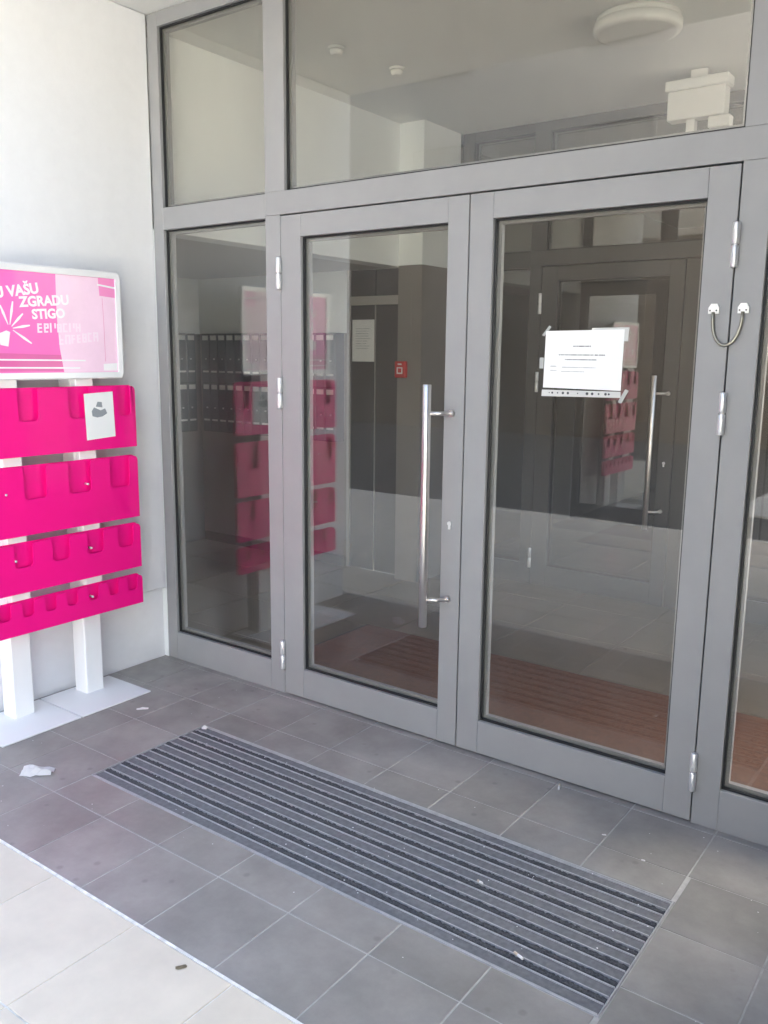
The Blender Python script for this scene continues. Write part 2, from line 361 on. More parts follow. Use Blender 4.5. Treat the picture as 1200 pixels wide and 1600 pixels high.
# ================================================================== GLAZED SCREENS
def ring(x0, x1, z0, z1, t, y0, y1):
    return [(x0, x1, y0, y1, z1 - t, z1), (x0, x1, y0, y1, z0, z0 + t), (x0, x0 + t, y0, y1, z0 + t, z1 - t), (x1 - t, x1, y0, y1, z0 + t, z1 - t)]
def build_screen(name, label, Y, fm, gm, xL, xR, ztop, full=True):
    s = thing(name, label, 'glazed entrance', (xL, Y, 0))
    T = 0.072
    def part(nm, m, p, *b, bev=0.0012): return child(box(nm, m, None, b[0], b[1], Y + b[2], Y + b[3], b[4], b[5], bev), p)
    def sub(nm, lst, m, p, bev=0.0):
        o = boxes(nm, m, None, [(b[0], b[1], Y + b[2], Y + b[3], b[4], b[5]) for b in lst], bev)
        o.parent = p; o.matrix_parent_inverse = p.matrix_world.inverted() if False else Matrix.Translation(-Vector(s.location)); return o
    def pane(p, x0, x1, z0, z1, sub_=False):
        # gasket ring, glazing bead and the pane itself
        g = boxes('gasket', 'gasket', None, [(b[0], b[1], Y + b[4], Y + b[5], b[2], b[3]) for b in [(q[0], q[1], q[4], q[5], q[2], q[3]) for q in ring(x0 + 0.0006, x1 - 0.0006, z0 + 0.0006, z1 - 0.0006, 0.0065, 0.017, 0.0285)]])
        gl = box('glass_pane', gm, None, x0 + 0.001, x1 - 0.001, Y + 0.029, Y + 0.037, z0 + 0.001, z1 - 0.001)
        bd = boxes('glazing_bead', fm, None, [(b[0], b[1], Y + b[2], Y + b[3], b[4], b[5]) for b in ring(x0 + 0.0006, x1 - 0.0006, z0 + 0.0006, z1 - 0.0006, 0.018, 0.0375, 0.060)])
        for o in (g, gl, bd):
            o.parent = p; o.matrix_parent_inverse = Matrix.Translation(-Vector(s.location))
    # fixed frame
    b_ = 0.0012
    xm0, xm1, xm2, xm3 = 0.772, 0.8615, 2.836, 2.926
    part('post', fm, s, xL, 0.072 if full else xL + 0.10, 0, T, 0, ztop)
    part('post', fm, s, xm0, xm1, 0, T, 0, 2.2535)
    part('post', fm, s, xm0, xm1 + 0.029, 0.0, T, 2.354, ztop)
    part('post', fm, s, xm2, xm3, 0, T, 0, 2.2535)
    part('post', fm, s, xm2 - 0.004, xm3, 0, T, 2.354, ztop)
    part('post', fm, s, xR - 0.075, xR, 0, T, 0, ztop)
    part('rail', fm, s, xm0, xm3, 0, T, 2.254, 2.3535)                                           # transom above the doors
    gl0 = 0.0725 if full else xL + 0.1005
    for (a, b) in ((gl0, xm0 - 0.0005), (xm3 + 0.0005, xR - 0.0755)):
        part('rail', fm, s, a, b, 0, T, 2.244, 2.350)
        part('rail', fm, s, a, b, 0, T, 0, 0.152)
        part('rail', fm, s, a, b, 0, T, ztop - 0.065, ztop)
        pane(s, a, b, 0.152, 2.244); pane(s, a, b, 2.350, ztop - 0.065)
    part('rail', fm, s, xm1 + 0.0295, xm2 - 0.0045, 0, T, ztop - 0.065, ztop)
    pane(s, xm1 + 0.0295, xm2 - 0.0045, 2.354, ztop - 0.065)
    # rebates that close the gaps round the leaves
    o = boxes('door_seal', 'gasket', None, [(xm1 - 0.0, xm1 + 0.02, Y + 0.03, Y + 0.066, 0.01, 2.25), (xm2 - 0.02, xm2, Y + 0.03, Y + 0.066, 0.01, 2.25), (xm1 + 0.02, xm2 - 0.02, Y + 0.03, Y + 0.066, 2.23, 2.2535), (1.836, 1.856, Y + 0.045, Y + 0.066, 0.01, 2.23)])
    child(o, s)
    leaves = []
    for k, (x0, x1, g0, g1) in enumerate(((0.8660, 1.8430, 0.984, 1.750), (1.8490, 2.8315, 1.949, 2.734))):
        leaf = thing('door_leaf', 'left leaf of the glazed double door with the long steel pull handle' if k == 0 else 'right leaf of the glazed double door with the paper notice', 'door', (x0, Y, 0))
        del leaf['category']
        if not full: del leaf['label']
        leaf.parent = s; leaf.matrix_parent_inverse = Matrix.Translation(-Vector(s.location))
        def lp(nm, m, lst, bev=0.0012):
            oo = boxes(nm, m, None, [(b[0], b[1], Y + b[2], Y + b[3], b[4], b[5]) for b in lst], bev)
            oo.parent = leaf; oo.matrix_parent_inverse = Matrix.Translation(-Vector((x0, Y, 0))); return oo
        z0, z1 = 0.006, 2.247
        lp('stile', fm, [(x0, g0, -0.0015, 0.066, z0, z1)]); lp('stile', fm, [(g1, x1, -0.0015, 0.066, z0, z1)])
        lp('rail', fm, [(g0 + 0.0004, g1 - 0.0004, -0.0012, 0.066, z0, 0.148)]); lp('rail', fm, [(g0 + 0.0004, g1 - 0.0004, -0.0012, 0.066, 2.152, z1)])
        lp('gasket', 'gasket', ring(g0 + 0.0006, g1 - 0.0006, 0.1486, 2.1514, 0.0065, 0.015, 0.0285), 0)
        lp('glass_pane', gm, [(g0 + 0.001, g1 - 0.001, 0.029, 0.037, 0.149, 2.151)], 0)
        lp('glazing_bead', fm, ring(g0 + 0.0006, g1 - 0.0006, 0.1486, 2.1514, 0.018, 0.0375, 0.058), 0)
        # hinges on the outer side of each leaf
        hx = x0 - 0.004 if k == 0 else x1 + 0.003
        for (za, zb) in ((1.930, 2.070), (1.395, 1.535), (0.128, 0.272)):
            bm = bmesh.new(); zm = (za + zb) / 2
            for (a, b) in ((za, zm - 0.0018), (zm + 0.0018, zb)):
                tube(bm, [(hx, Y - 0.013, a), (hx, Y - 0.013, a + 0.003), (hx, Y - 0.013, b - 0.003), (hx, Y - 0.013, b)], [0.0095, 0.0118, 0.0118, 0.0095], 14)
            tube(bm, [(hx, Y - 0.013, zm - 0.003), (hx, Y - 0.013, zm + 0.003)], 0.008, 10)
            bbox(bm, hx - 0.006, hx + 0.006, Y - 0.012, Y + 0.002, za + 0.006, zm - 0.004); bbox(bm, hx - 0.006, hx + 0.006, Y - 0.012, Y + 0.002, zm + 0.004, zb - 0.006)
            h = finish('hinge', bm, 'aluminium'); h.parent = leaf; h.matrix_parent_inverse = Matrix.Translation(-Vector((x0, Y, 0)))
        if k == 0:
            bm = bmesh.new(); hx_, hy = 1.717, Y - 0.078
            tube(bm, [(hx_, hy, 0.530), (hx_, hy, 0.532), (hx_, hy, 1.528), (hx_, hy, 1.530)], [0.0155, 0.0172, 0.0172, 0.0155], 24)
            for z in (1.416, 0.646):
                tube(bm, [(hx_ + 0.008, hy + 0.004, z), (hx_ + 0.052, hy + 0.030, z), (1.790, Y - 0.012, z)], 0.0088, 14)
                tube(bm, [(1.787, Y - 0.016, z), (1.791, Y - 0.0018, z)], [0.0125, 0.0135], 16)
            h = finish('pull_handle', bm, 'steel'); h.parent = leaf; h.matrix_parent_inverse = Matrix.Translation(-Vector((x0, Y, 0)))
            bm = bmesh.new()
            tube(bm, [(1.790, Y - 0.0014, 0.966), (1.790, Y - 0.007, 0.966)], 0.0095, 14); bbox(bm, 1.7850, 1.7950, Y - 0.0068, Y - 0.0014, 0.942, 0.965)
            bbox(bm, 1.7888, 1.7912, Y - 0.0082, Y - 0.0069, 0.958, 0.973)
            h = finish('lock_cylinder', bm, 'aluminium'); h.parent = leaf; h.matrix_parent_inverse = Matrix.Translation(-Vector((x0, Y, 0)))
        leaves.append(leaf)
    return s
screen = build_screen('entrance_screen', 'grey aluminium glazed screen with double doors closing the recess', 0.0, 'frame_grey', 'glass', 0.0, W, ZS - 0.003)
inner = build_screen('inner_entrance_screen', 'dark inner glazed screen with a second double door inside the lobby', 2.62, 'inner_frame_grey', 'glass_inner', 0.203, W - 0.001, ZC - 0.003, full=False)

# ---- armoured cable loop between the right leaf and its post
cl = thing('cable_loop', 'small armoured cable loop bridging the right door and its post', 'cable', (2.828, 0, 1.74))
bm = bmesh.new(); pts = []
for i in range(25):
    t = i / 24; a = math.pi * t
    pts.append((2.828 - 0.046 * math.cos(a), -0.012 - 0.010 * math.sin(a), 1.792 - 0.106 * math.sin(a) ** 0.8))
tube(bm, pts, 0.0055, 10); child(finish('cable', bm, 'brass_cable'), cl)
for x in (2.782, 2.874):
    bm = bmesh.new()
    prism(bm, [(-0.017, -0.013), (0.017, -0.013), (0.017, 0.006), (0.009, 0.019), (-0.009, 0.019), (-0.017, 0.006)], lambda a, b, d: (x + a, d, 1.800 + b), -0.0145, -0.0022)
    bmesh.ops.bevel(bm, geom=[e for e in bm.edges if abs(e.verts[0].co.y + 0.0145) < 1e-4 and abs(e.verts[1].co.y + 0.0145) < 1e-4], offset=0.004, segments=2, affect='EDGES')
    cap = child(finish('end_cap', bm, 'aluminium'), cl)
    bm = bmesh.new()
    for sx in (-0.010, 0.010): tube(bm, [(x + sx, -0.0149, 1.797), (x + sx, -0.0142, 1.797)], 0.0028, 8)
    o = finish('screw', bm, 'ink'); o.parent = cap

# ---- paper notice taped on the right leaf
nt_ = thing('paper_notice', 'white landscape paper notice in a punched plastic sleeve on the right door', 'notice', (2.32, 0.028, 1.60))
NY = 0.0265
def quad_sheet(name, m, p, c, y, th=0.0006):
    bm = bmesh.new()
    prism(bm, c, lambda a, b, d: (a, d, b), y - th, y)
    return child(finish(name, bm, m), p)
quad_sheet('sheet', 'paper', nt_, [(2.169, 1.530), (2.471, 1.527), (2.473, 1.741), (2.172, 1.737)], NY)
sl = quad_sheet('punched_strip', 'sleeve', nt_, [(2.164, 1.498), (2.472, 1.502), (2.471, 1.5235), (2.165, 1.522)], NY)
quad_sheet('second_sheet', 'sleeve', nt_, [(2.352, 1.70), (2.487, 1.70), (2.489, 1.7475), (2.352, 1.7465)], NY + 0.0012)
for i, f in enumerate((0.10, 0.14, 0.21, 0.28, 0.345, 0.47, 0.59, 0.655, 0.735, 0.82, 0.86)):
    r_ = (0.0022, 0.004, 0.003, 0.005, 0.005, 0.0025, 0.0055, 0.005, 0.0035, 0.005, 0.004)[i]
    bm = bmesh.new(); x = 2.165 + f * 0.306; z = 1.5115 + f * 0.002
    tube(bm, [(x, NY - 0.0012, z), (x, NY - 0.0006, z)], r_, 10)
    o = finish('punched_hole', bm, 'ink'); o.parent = sl
def text_row(lst, x0, x1, z, h, rs):
    x = x0
    while x < x1:
        w_ = rs.uniform(0.0016, 0.0042)
        hh = h * rs.uniform(0.75, 1.1)
        lst.append((x, min(x + w_, x1), NY - 0.0010, NY - 0.0006, z - hh / 2, z + hh / 2))
        x += w_ + (rs.uniform(0.0006, 0.0012) if rs.random() < 0.8 else 0.0034)
rs = random.Random(3); rows = []
text_row(rows, 2.283, 2.350, 1.682, 0.0042, rs); text_row(rows, 2.228, 2.408, 1.651, 0.0040, rs); text_row(rows, 2.254, 2.374, 1.634, 0.0038, rs)
cboxes('print', 'ink', nt_, rows)['kind'] = 'stuff'
rows = []
text_row(rows, 2.196, 2.220, 1.609, 0.0040, rs); text_row(rows, 2.242, 2.372, 1.606, 0.0036, rs); text_row(rows, 2.196, 2.221, 1.594, 0.0034, rs); text_row(rows, 2.240, 2.330, 1.591, 0.0034, rs)
cboxes('print', 'ink_soft', nt_, rows)['kind'] = 'stuff'
for c in ([(2.155, 1.722), (2.164, 1.718), (2.192, 1.752), (2.183, 1.757)], [(2.462, 1.487), (2.475, 1.482), (2.500, 1.528), (2.487, 1.533)], [(2.150, 1.60), (2.166, 1.60), (2.166, 1.64), (2.150, 1.64)]):
    quad_sheet('tape', 'tape', nt_, c, NY + 0.0018, 0.0003)

# ================================================================== BROCHURE STAND
st = thing('brochure_stand', 'tall pink brochure stand with pocket panels and framed poster by the side wall', 'brochure stand', (0.1, -0.74, 0))
FX = 0.185       # plane of the pocket fronts
def fnx(a, b, d): return (d, a, b)
for (ya, yb) in ((-0.782, -0.395), (-1.170, -0.788)):
    bm = bmesh.new(); bbox(bm, 0.0, 0.335, ya, yb, 0.0005, 0.0075, 0.0015)
    child(finish('base_plate', bm, 'stand_white'), st)
for yc in (-0.560, -0.936):
    bm = bmesh.new()
    # fluted aluminium upright
    w_ = 0.050; prof = [(-w_, 0.035), (-w_, 0.118), (-w_ + 0.006, 0.124)]
    prof += [(w_ - 0.006, 0.124), (w_, 0.118)]
    for k in (0.098, 0.078, 0.058): prof += [(w_, k + 0.004), (w_ - 0.005, k + 0.002), (w_ - 0.005, k - 0.002), (w_, k - 0.004)]
    prof += [(w_, 0.035)]
    prism(bm, [(a, b) for a, b in prof], lambda a, b, d: (b, yc + a, d), 0.0078, 1.98)
    child(finish('post', bm, 'stand_white'), st)
    for z in (1.500, 1.173, 0.833, 0.575):
        cbox('clamp', 'stand_white', st, 0.1245, 0.1585, yc - 0.046, yc + 0.046, z - 0.026, z + 0.026, bev=0.003)
Y0, Y1 = -1.150, -0.302        # left and right end of the panels
def rounded(y0, y1, z0, z1, r, notches=(), nd=0.0):
    """outline with rounded top corners and U-shaped thumb notches in the top edge"""
    p = [(y0, z0), (y1, z0)]
    for k in range(5): a = k / 4 * math.pi / 2; p.append((y1 - r + r * math.cos(a), z1 - r + r * math.sin(a)))
    for (a, b) in sorted(notches, reverse=True):
        rb = min(0.020, (b - a) * 0.3); rt = min(0.012, (b - a) * 0.2)
        for k in range(4): t = k / 3 * math.pi / 2; p.append((b + rt - rt * math.sin(t), z1 - rt + rt * math.cos(t)))
        for k in range(4): t = k / 3 * math.pi / 2; p.append((b - rb + rb * math.cos(t), nd + rb - rb * math.sin(t)))
        for k in range(4): t = k / 3 * math.pi / 2; p.append((a + rb - rb * math.sin(t), nd + rb - rb * math.cos(t)))
        for k in range(4): t = k / 3 * math.pi / 2; p.append((a - rt * (1 - math.cos(t)), z1 - rt + rt * math.sin(t)))
    for k in range(5): a = math.pi / 2 + k / 4 * math.pi / 2; p.append((y0 + r + r * math.cos(a), z1 - r + r * math.sin(a)))
    return p
panels = [
    (1.195, 1.485, [(-0.40, -0.330), (-0.665, -0.555), (-0.91, -0.815), (-1.10, -1.01)]),
    (0.850, 1.150, [(-0.463, -0.352), (-0.685, -0.568), (-0.905, -0.797), (-1.115, -1.02)]),
    (0.597, 0.815, [(-0.433, -0.344), (-0.605, -0.516), (-0.787, -0.699), (-0.971, -0.883), (-1.12, -1.06)]),
    (0.411, 0.556, [(-0.390, -0.333), (-0.502, -0.446), (-0.613, -0.559), (-0.728, -0.671), (-0.838, -0.783), (-0.950, -0.895), (-1.060, -1.005)]),
]
for (z0, z1, notch) in panels:
    pp = thing('pocket_panel', 'x', 'x', (FX, Y1, z0)); del pp['label']; del pp['category']
    pp.parent = st; pp.matrix_parent_inverse = Matrix.Translation(-st.location)
    def pchild(o): o.parent = pp; o.matrix_parent_inverse = Matrix.Translation(-pp.location); return o
    h = z1 - z0
    bm = bmesh.new(); prism(bm, rounded(Y0, Y1, z0, z1, 0.022, notch, z1 - h * 0.48), fnx, FX - 0.004, FX)
    bm.normal_update(); bmesh.ops.triangulate(bm, faces=[f for f in bm.faces if len(f.verts) > 4])
    pchild(finish('front_sheet', bm, 'pink'))
    bm = bmesh.new(); prism(bm, rounded(Y0 + 0.001, Y1 - 0.001, z0 + 0.001, z1 + 0.004, 0.022), fnx, FX - 0.025, FX - 0.021)
    pchild(finish('back_sheet', bm, 'pink'))
    bm = bmesh.new(); bbox(bm, FX - 0.0209, FX - 0.0041, Y0 + 0.002, Y1 - 0.002, z0 + 0.002, z0 + 0.006)
    for i, (a, b) in enumerate(sorted(notch)):
        bbox(bm, FX - 0.0209, FX - 0.0041, a - 0.028, a - 0.024, z0 + 0.007, z1 - 0.03)
    pchild(finish('divider', bm, 'pink'))
for (y, z) in ((-0.585, 1.041), (-0.966, 0.744), (-0.585, 0.738), (-0.592, 0.503), (-0.99, 1.04)):
    bm = bmesh.new(); tube(bm, [(FX - 0.0208, y, z), (FX + 0.002, y, z), (FX + 0.003, y, z)], [0.0052, 0.0052, 0.003], 10)
    child(finish('screw', bm, 'aluminium'), st)
# framed poster
PY0, PY1, PZ0, PZ1 = -1.098, -0.355, 1.522, 2.005
pf = thing('poster_frame', 'x', 'x', (FX, PY1, PZ0)); pf['label'] = 'pink printed poster in a pale snap frame'; del pf['category']
pf.parent = st; pf.matrix_parent_inverse = Matrix.Translation(-st.location)
def fchild(o): o.parent = pf; o.matrix_parent_inverse = Matrix.Translation(-pf.location); return o
bm = bmesh.new()
def rr(y0, y1, z0, z1, r, n=6):
    p = []
    for (cy_, cz, a0) in ((y1 - r, z0 + r, -90), (y1 - r, z1 - r, 0), (y0 + r, z1 - r, 90), (y0 + r, z0 + r, 180)):
        for k in range(n): a = R(a0 + 90 * k / (n - 1)); p.append((cy_ + r * math.cos(a), cz + r * math.sin(a)))
    return p
fw = 0.030
outer, mid, inn = rr(PY0, PY1, PZ0, PZ1, 0.024), rr(PY0 + 0.006, PY1 - 0.006, PZ0 + 0.006, PZ1 - 0.006, 0.019), rr(PY0 + fw, PY1 - fw, PZ0 + fw, PZ1 - fw, 0.002)
loops = [[bm.verts.new(fnx(a, b, d)) for a, b in L] for L, d in ((outer, FX - 0.018), (outer, FX - 0.004), (mid, FX), (inn, FX - 0.002), (inn, FX - 0.010))]
for A, B in zip(loops, loops[1:]):
    for k in range(len(A)): bm.faces.new((A[k], A[(k + 1) % len(A)], B[(k + 1) % len(A)], B[k]))
bm.faces.new(loops[0])
fchild(finish('frame', bm, 'sign_frame'))
ps = (PY0 + fw - 0.004, PY1 - fw + 0.004, PZ0 + fw - 0.004, PZ1 - fw + 0.004)
fchild(box('poster', 'poster_pink', None, FX - 0.0105, FX - 0.0085, *ps))
PX = FX - 0.0084
def flat(name, m, poly, lift=0.0):
    bm = bmesh.new(); prism(bm, poly, fnx, PX + lift, PX + lift + 0.0003)
    return fchild(finish(name, bm, m))
ye, yi, zi, ze = ps[1] - 0.005, ps[0] + 0.005, ps[2] + 0.005, ps[3] - 0.005
flat('poster_print', 'poster_dark', [(yi, 1.558), (-0.675, 1.558), (-0.682, 1.628), (yi, 1.637)])
flat('poster_print', 'poster_pale', [(-0.672, zi), (ye, zi), (ye, ze), (-0.690, ze), (-0.694, 1.80), (-0.688, 1.66)], 0.0004)
flat('poster_print', 'poster_mid', [(-0.470, 1.895), (ye, 1.890), (ye, ze), (-0.475, ze)], 0.0008)
flat('poster_print', 'print_white', [(-0.480, 1.940), (ye, 1.930), (ye, 1.938), (-0.480, 1.948)], 0.0012)
flat('poster_print', 'poster_dark', [(-0.4540, 1.60), (-0.4525, 1.60), (-0.4530, 1.79), (-0.4560, 1.885), (-0.4575, 1.885), (-0.4545, 1.79)], 0.0008)
flat('poster_print', 'print_white', [(-0.465, zi + 0.006), (ye - 0.004, zi + 0.006), (ye - 0.004, zi + 0.040), (-0.465, zi + 0.036)], 0.0012)
for (z, ya, yb, h) in ((1.605, yi, -0.56, 0.0065), (1.572, yi, -0.59, 0.0065), (1.560, -0.6, -0.6, 0)):
    if h: flat('poster_print', 'print_white', [(ya, z), (yb, z - 0.004), (yb, z + h - 0.004), (ya, z + h)], 0.0008)
def letters(txt, y, z, size, tilt, name='poster_lettering'):
    cu = bpy.data.curves.new('t', 'FONT'); cu.body = txt; cu.size = size; cu.offset = size * 0.04; cu.extrude = 0.0002; cu.resolution_u = 3
    t = bpy.data.objects.new('t', cu); col.objects.link(t)
    dg = bpy.context.evaluated_depsgraph_get(); me = bpy.data.meshes.new_from_object(t.evaluated_get(dg))
    bpy.data.objects.remove(t); bpy.data.curves.remove(cu)
    c_, s_ = math.cos(R(tilt)), math.sin(R(tilt))
    me.transform(Matrix(((0, 0, 1, PX + 0.0012), (c_, -s_, 0, y), (s_, c_, 0, z), (0, 0, 0, 1))))
    me.materials.clear(); me.materials.append(M['print_white'])
    o = bpy.data.objects.new(name, me); col.objects.link(o); return fchild(o)
letters('U VAŠU', -0.975, 1.858, 0.060, 9)
letters('ZGRADU', -0.866, 1.828, 0.058, 5)
letters('STIGO', -0.812, 1.780, 0.056, 4)
# two further lines too washed out to read: uneven white strokes
rs = random.Random(11)
for (ya, yb, z, tilt) in ((-0.792, -0.575, 1.722, 0.04), (-0.69, -0.50, 1.672, 0.10)):
    bm = bmesh.new(); y = ya
    while y < yb:
        w_ = rs.uniform(0.022, 0.032); zz = z + (y - ya) * tilt; hh = rs.uniform(0.037, 0.042); t_ = 0.0085
        def bar(a0, a1, b0, b1, k=[0]):
            k[0] += 1; prism(bm, [(y + a0, zz + b0), (y + a1, zz + b0 + (a1 - a0) * tilt), (y + a1, zz + b1 + (a1 - a0) * tilt), (y + a0, zz + b1)], fnx, PX + 0.0014, PX + 0.0017 + 0.00004 * (k[0] % 4))
        bar(0, t_, 0, hh)
        if rs.random() < 0.75: bar(w_ - t_, w_, 0 if rs.random() < 0.7 else hh * 0.45, hh)
        for q in (0, 0.42, 0.8):
            if rs.random() < 0.6: bar(t_ * 0.9, w_ - t_ * 0.5, hh * q, hh * q + t_ * 0.9)
        y += w_ + 0.005
    fchild(finish('poster_lettering', bm, 'print_faint'))
# ringing burst: five strokes and a cup-like base
def stroke(a, b, w0, w1):
    a, b = Vector(a), Vector(b); n = (b - a).normalized(); q = Vector((-n.y, n.x))
    mid_ = a.lerp(b, 0.6)
    return [tuple(a - q * w0), tuple(mid_ - q * w1), tuple(b - q * w1 * 0.5), tuple(b + q * w1 * 0.5), tuple(mid_ + q * w1), tuple(a + q * w0)]
for (a, b) in (((-0.9170, 1.752), (-0.898, 1.848)), ((-0.910, 1.745), (-0.855, 1.800)), ((-0.905, 1.738), (-0.826, 1.752)), ((-0.905, 1.730), (-0.822, 1.676)), ((-0.925, 1.752), (-0.955, 1.83))):
    flat('poster_print', 'print_white', stroke(a, b, 0.0015, 0.0058), 0.0012)
flat('poster_print', 'print_white', [(-0.965, 1.668), (-0.930, 1.662), (-0.918, 1.722), (-0.935, 1.728), (-0.975, 1.712)], 0.0012)

# small white card tucked over the uppermost pocket
ic = thing('info_card', 'small white printed card stuck over the uppermost pink pockets', 'card', (FX + 0.004, -0.5, 1.25))
bm = bmesh.new(); prism(bm, [(-0.580, 1.243), (-0.424, 1.252), (-0.430, 1.462), (-0.586, 1.455)], fnx, FX + 0.0012, FX + 0.0018)
child(finish('sheet', bm, 'paper'), ic)
bm = bmesh.new()
prism(bm, [(-0.545, 1.352), (-0.52, 1.345), (-0.49, 1.349), (-0.465, 1.362), (-0.475, 1.385), (-0.50, 1.377), (-0.535, 1.392), (-0.548, 1.375)], fnx, FX + 0.0018, FX + 0.0021)
prism(bm, [(-0.525, 1.395), (-0.49, 1.390), (-0.492, 1.415), (-0.515, 1.417)], fnx, FX + 0.0018, FX + 0.0021)
child(finish('printed_picture', bm, 'card_image'), ic)

# ================================================================== ENTRANCE MAT
em = thing('entrance_mat', 'recessed aluminium entrance mat with dark brush strips in front of the doors', 'doormat', ((MX0 + MX1) / 2, (MY0 + MY1) / 2, 0))
cbox('mat_well', 'gasket', em, MX0, MX1, MY0, MY1, -0.028, -0.016)
e = 0.005
for b in ((MX0, MX1, MY0, MY0 + e), (MX0, MX1, MY1 - e, MY1), (MX0, MX0 + e, MY0 + e, MY1 - e), (MX1 - e, MX1, MY0 + e, MY1 - e)):
    cbox('edge_trim', 'mat_rail', em, *b, -0.014, 0.0015, bev=0.0006)
n_b = 7; inner_y0, inner_y1 = MY0 + e + 0.002, MY1 - e - 0.002
pitch = (inner_y1 - inner_y0 - 0.006) / (n_b + 0.52)
y = inner_y0; xa, xb = MX0 + 0.008, MX1 - 0.008
rs = random.Random(5)
def mat_rail(y): cbox('rail', 'mat_rail', em, xa, xb, y, y + 0.0042, -0.015, -0.0005, bev=0.0008)
def carpet(y, w_):
    bm = bmesh.new(); nx = 140
    ya_, yb_ = y + 0.0006, y + w_ - 0.0006
    rows_ = [[bm.verts.new((xa + (xb - xa) * i / nx, yy, zz + (rs.uniform(-0.0006, 0.0006) if k in (1, 2) else 0))) for i in range(nx + 1)] for k, (yy, zz) in enumerate(((ya_, -0.015), (ya_, -0.004), (yb_, -0.004), (yb_, -0.015)))]
    for A, B in zip(rows_, rows_[1:]):
        for i in range(nx): bm.faces.new((A[i], A[i + 1], B[i + 1], B[i]))
    child(finish('carpet_strip', bm, 'mat_carpet'), em)
def brush(y, w_):
    bm = bmesh.new(); nx = 330; ny = 5
    g = []
    for j in range(ny + 1):
        fj = j / ny
        g.append([bm.verts.new((xa + (xb - xa) * i / nx + rs.uniform(-0.002, 0.002) * (0 < i < nx), y + 0.001 + (w_ - 0.002) * fj + rs.uniform(-0.0014, 0.0014) * (0 < j < ny), -0.015 if j in (0, ny) else rs.uniform(-0.0045, 0.0015))) for i in range(nx + 1)])
    for A, B in zip(g, g[1:]):
        for i in range(nx): bm.faces.new((A[i], A[i + 1], B[i + 1], B[i]))
    child(finish('brush_strip', bm, 'mat_brush'), em)
wb = pitch * 0.37; wc = pitch - wb - 2 * 0.0045
for k in range(n_b):
    mat_rail(y); y += 0.0045
    carpet(y, wc); y += wc
    mat_rail(y); y += 0.0045
    brush(y, wb); y += wb
mat_rail(y); y += 0.0045; carpet(y, inner_y1 - y - 0.005); mat_rail(inner_y1 - 0.0045)

# ================================================================== LOBBY FURNISHINGS
cm = thing('coir_mat', 'red-brown coir mat on the lobby floor just behind the doors', 'doormat', (2, 0.7, 0))
cbox('pile', 'coir', cm, 0.55, W - 0.02, 0.12, 1.09, 0.002, 0.016, bev=0.003)
cbox('edge_trim', 'gasket', cm, 0.53, W - 0.01, 0.114, 1.10, 0.0, 0.010)
def mailbox_bank(label, n, fn, rows_z):
    b = thing('mailbox_bank', label, 'mailboxes', fn(0, 0, rows_z[-1][0]))
    def cb(nm, m, u0, u1, d0, d1, z0, z1, p):
        A = fn(u0, d0, z0); B = fn(u1, d1, z1)
        o = box(nm, m, None, min(A[0], B[0]), max(A[0], B[0]), min(A[1], B[1]), max(A[1], B[1]), min(A[2], B[2]), max(A[2], B[2]))
        o.parent = p
        if p is b: o.matrix_parent_inverse = Matrix.Translation(-b.location)
        return o
    P_ = 0.097
    cb('cabinet', 'mailbox_body', 0, n * P_ + 0.006, 0.002, 0.10, rows_z[-1][0] - 0.006, rows_z[0][1] + 0.004, b)
    for (z0, z1) in rows_z:
        for k in range(n):
            u0 = 0.004 + k * P_; 
            d = cb('mailbox_door', 'mailbox_grey', u0 + 0.002, u0 + P_ - 0.002, 0.1005, 0.112, z0 + 0.002, z1 - 0.002, b)
            cb('name_label', 'label_white', u0 + 0.015, u0 + P_ - 0.015, 0.1122, 0.1145, z1 - 0.050, z1 - 0.012, d)
            cb('slot', 'label_white', u0 + 0.015, u0 + P_ - 0.015, 0.1122, 0.1145, z0 + 0.085, z0 + 0.100, d)
            cb('lock', 'aluminium', u0 + 0.052, u0 + 0.064, 0.1122, 0.120, z0 + 0.19, z0 + 0.202, d)
    return b
rows_z = [(1.395, 1.795), (0.990, 1.390)]
mailbox_bank('long bank of grey mailboxes on the rear wall of the lobby alcove', 15, lambda u, d, z: (-2.005 + u, 2.205 - d, z), rows_z)
mailbox_bank('short bank of grey mailboxes on the left wall of the lobby alcove', 5, lambda u, d, z: (-2.144 + d, 2.06 - u, z), rows_z)
ld = thing('lobby_door', 'dark panelled door with overpanel beside the mailboxes inside the lobby', 'door', (-0.26, 2.21, 0))
cboxes('frame', 'door_frame_pale', ld, [(-0.519, -0.49, 2.20, 2.30, 0, 2.254), (-0.03, -0.001, 2.20, 2.30, 0, 2.254), (-0.4895, -0.0305, 2.198, 2.30, 2.000, 2.062)])
for a, b in ((-0.488, -0.262), (-0.254, -0.032)):
    cbox('door_panel', 'dark_door', ld, a, b, 2.212, 2.25, 0.005, 1.999, bev=0.002)
    cbox('overpanel', 'dark_door', ld, a, b, 2.212, 2.25, 2.063, 2.250, bev=0.002)
cbox('mullion', 'door_frame_pale', ld, -0.2615, -0.2545, 2.205, 2.249, 0.005, 1.998)
ds = thing('paper_notice', 'grey-white sheet fixed to the dark lobby door', 'notice', (-0.37, 2.21, 1.74))
cbox('sheet', 'paper', ds, -0.472, -0.268, 2.2095, 2.2110, 1.59, 1.895)
rows = []; NY_ = NY; NY = 2.2094
rs = random.Random(8)
for k in range(9): text_row(rows, -0.44, -0.30 - rs.uniform(0, 0.04), 1.83 - k * 0.018, 0.005, rs)
cboxes('print', 'ink_soft', ds, rows)['kind'] = 'stuff'; NY = NY_
fc = thing('fire_call_point', 'red fire alarm call point on the lobby pier', 'call point', (0.045, 2.13, 1.54))
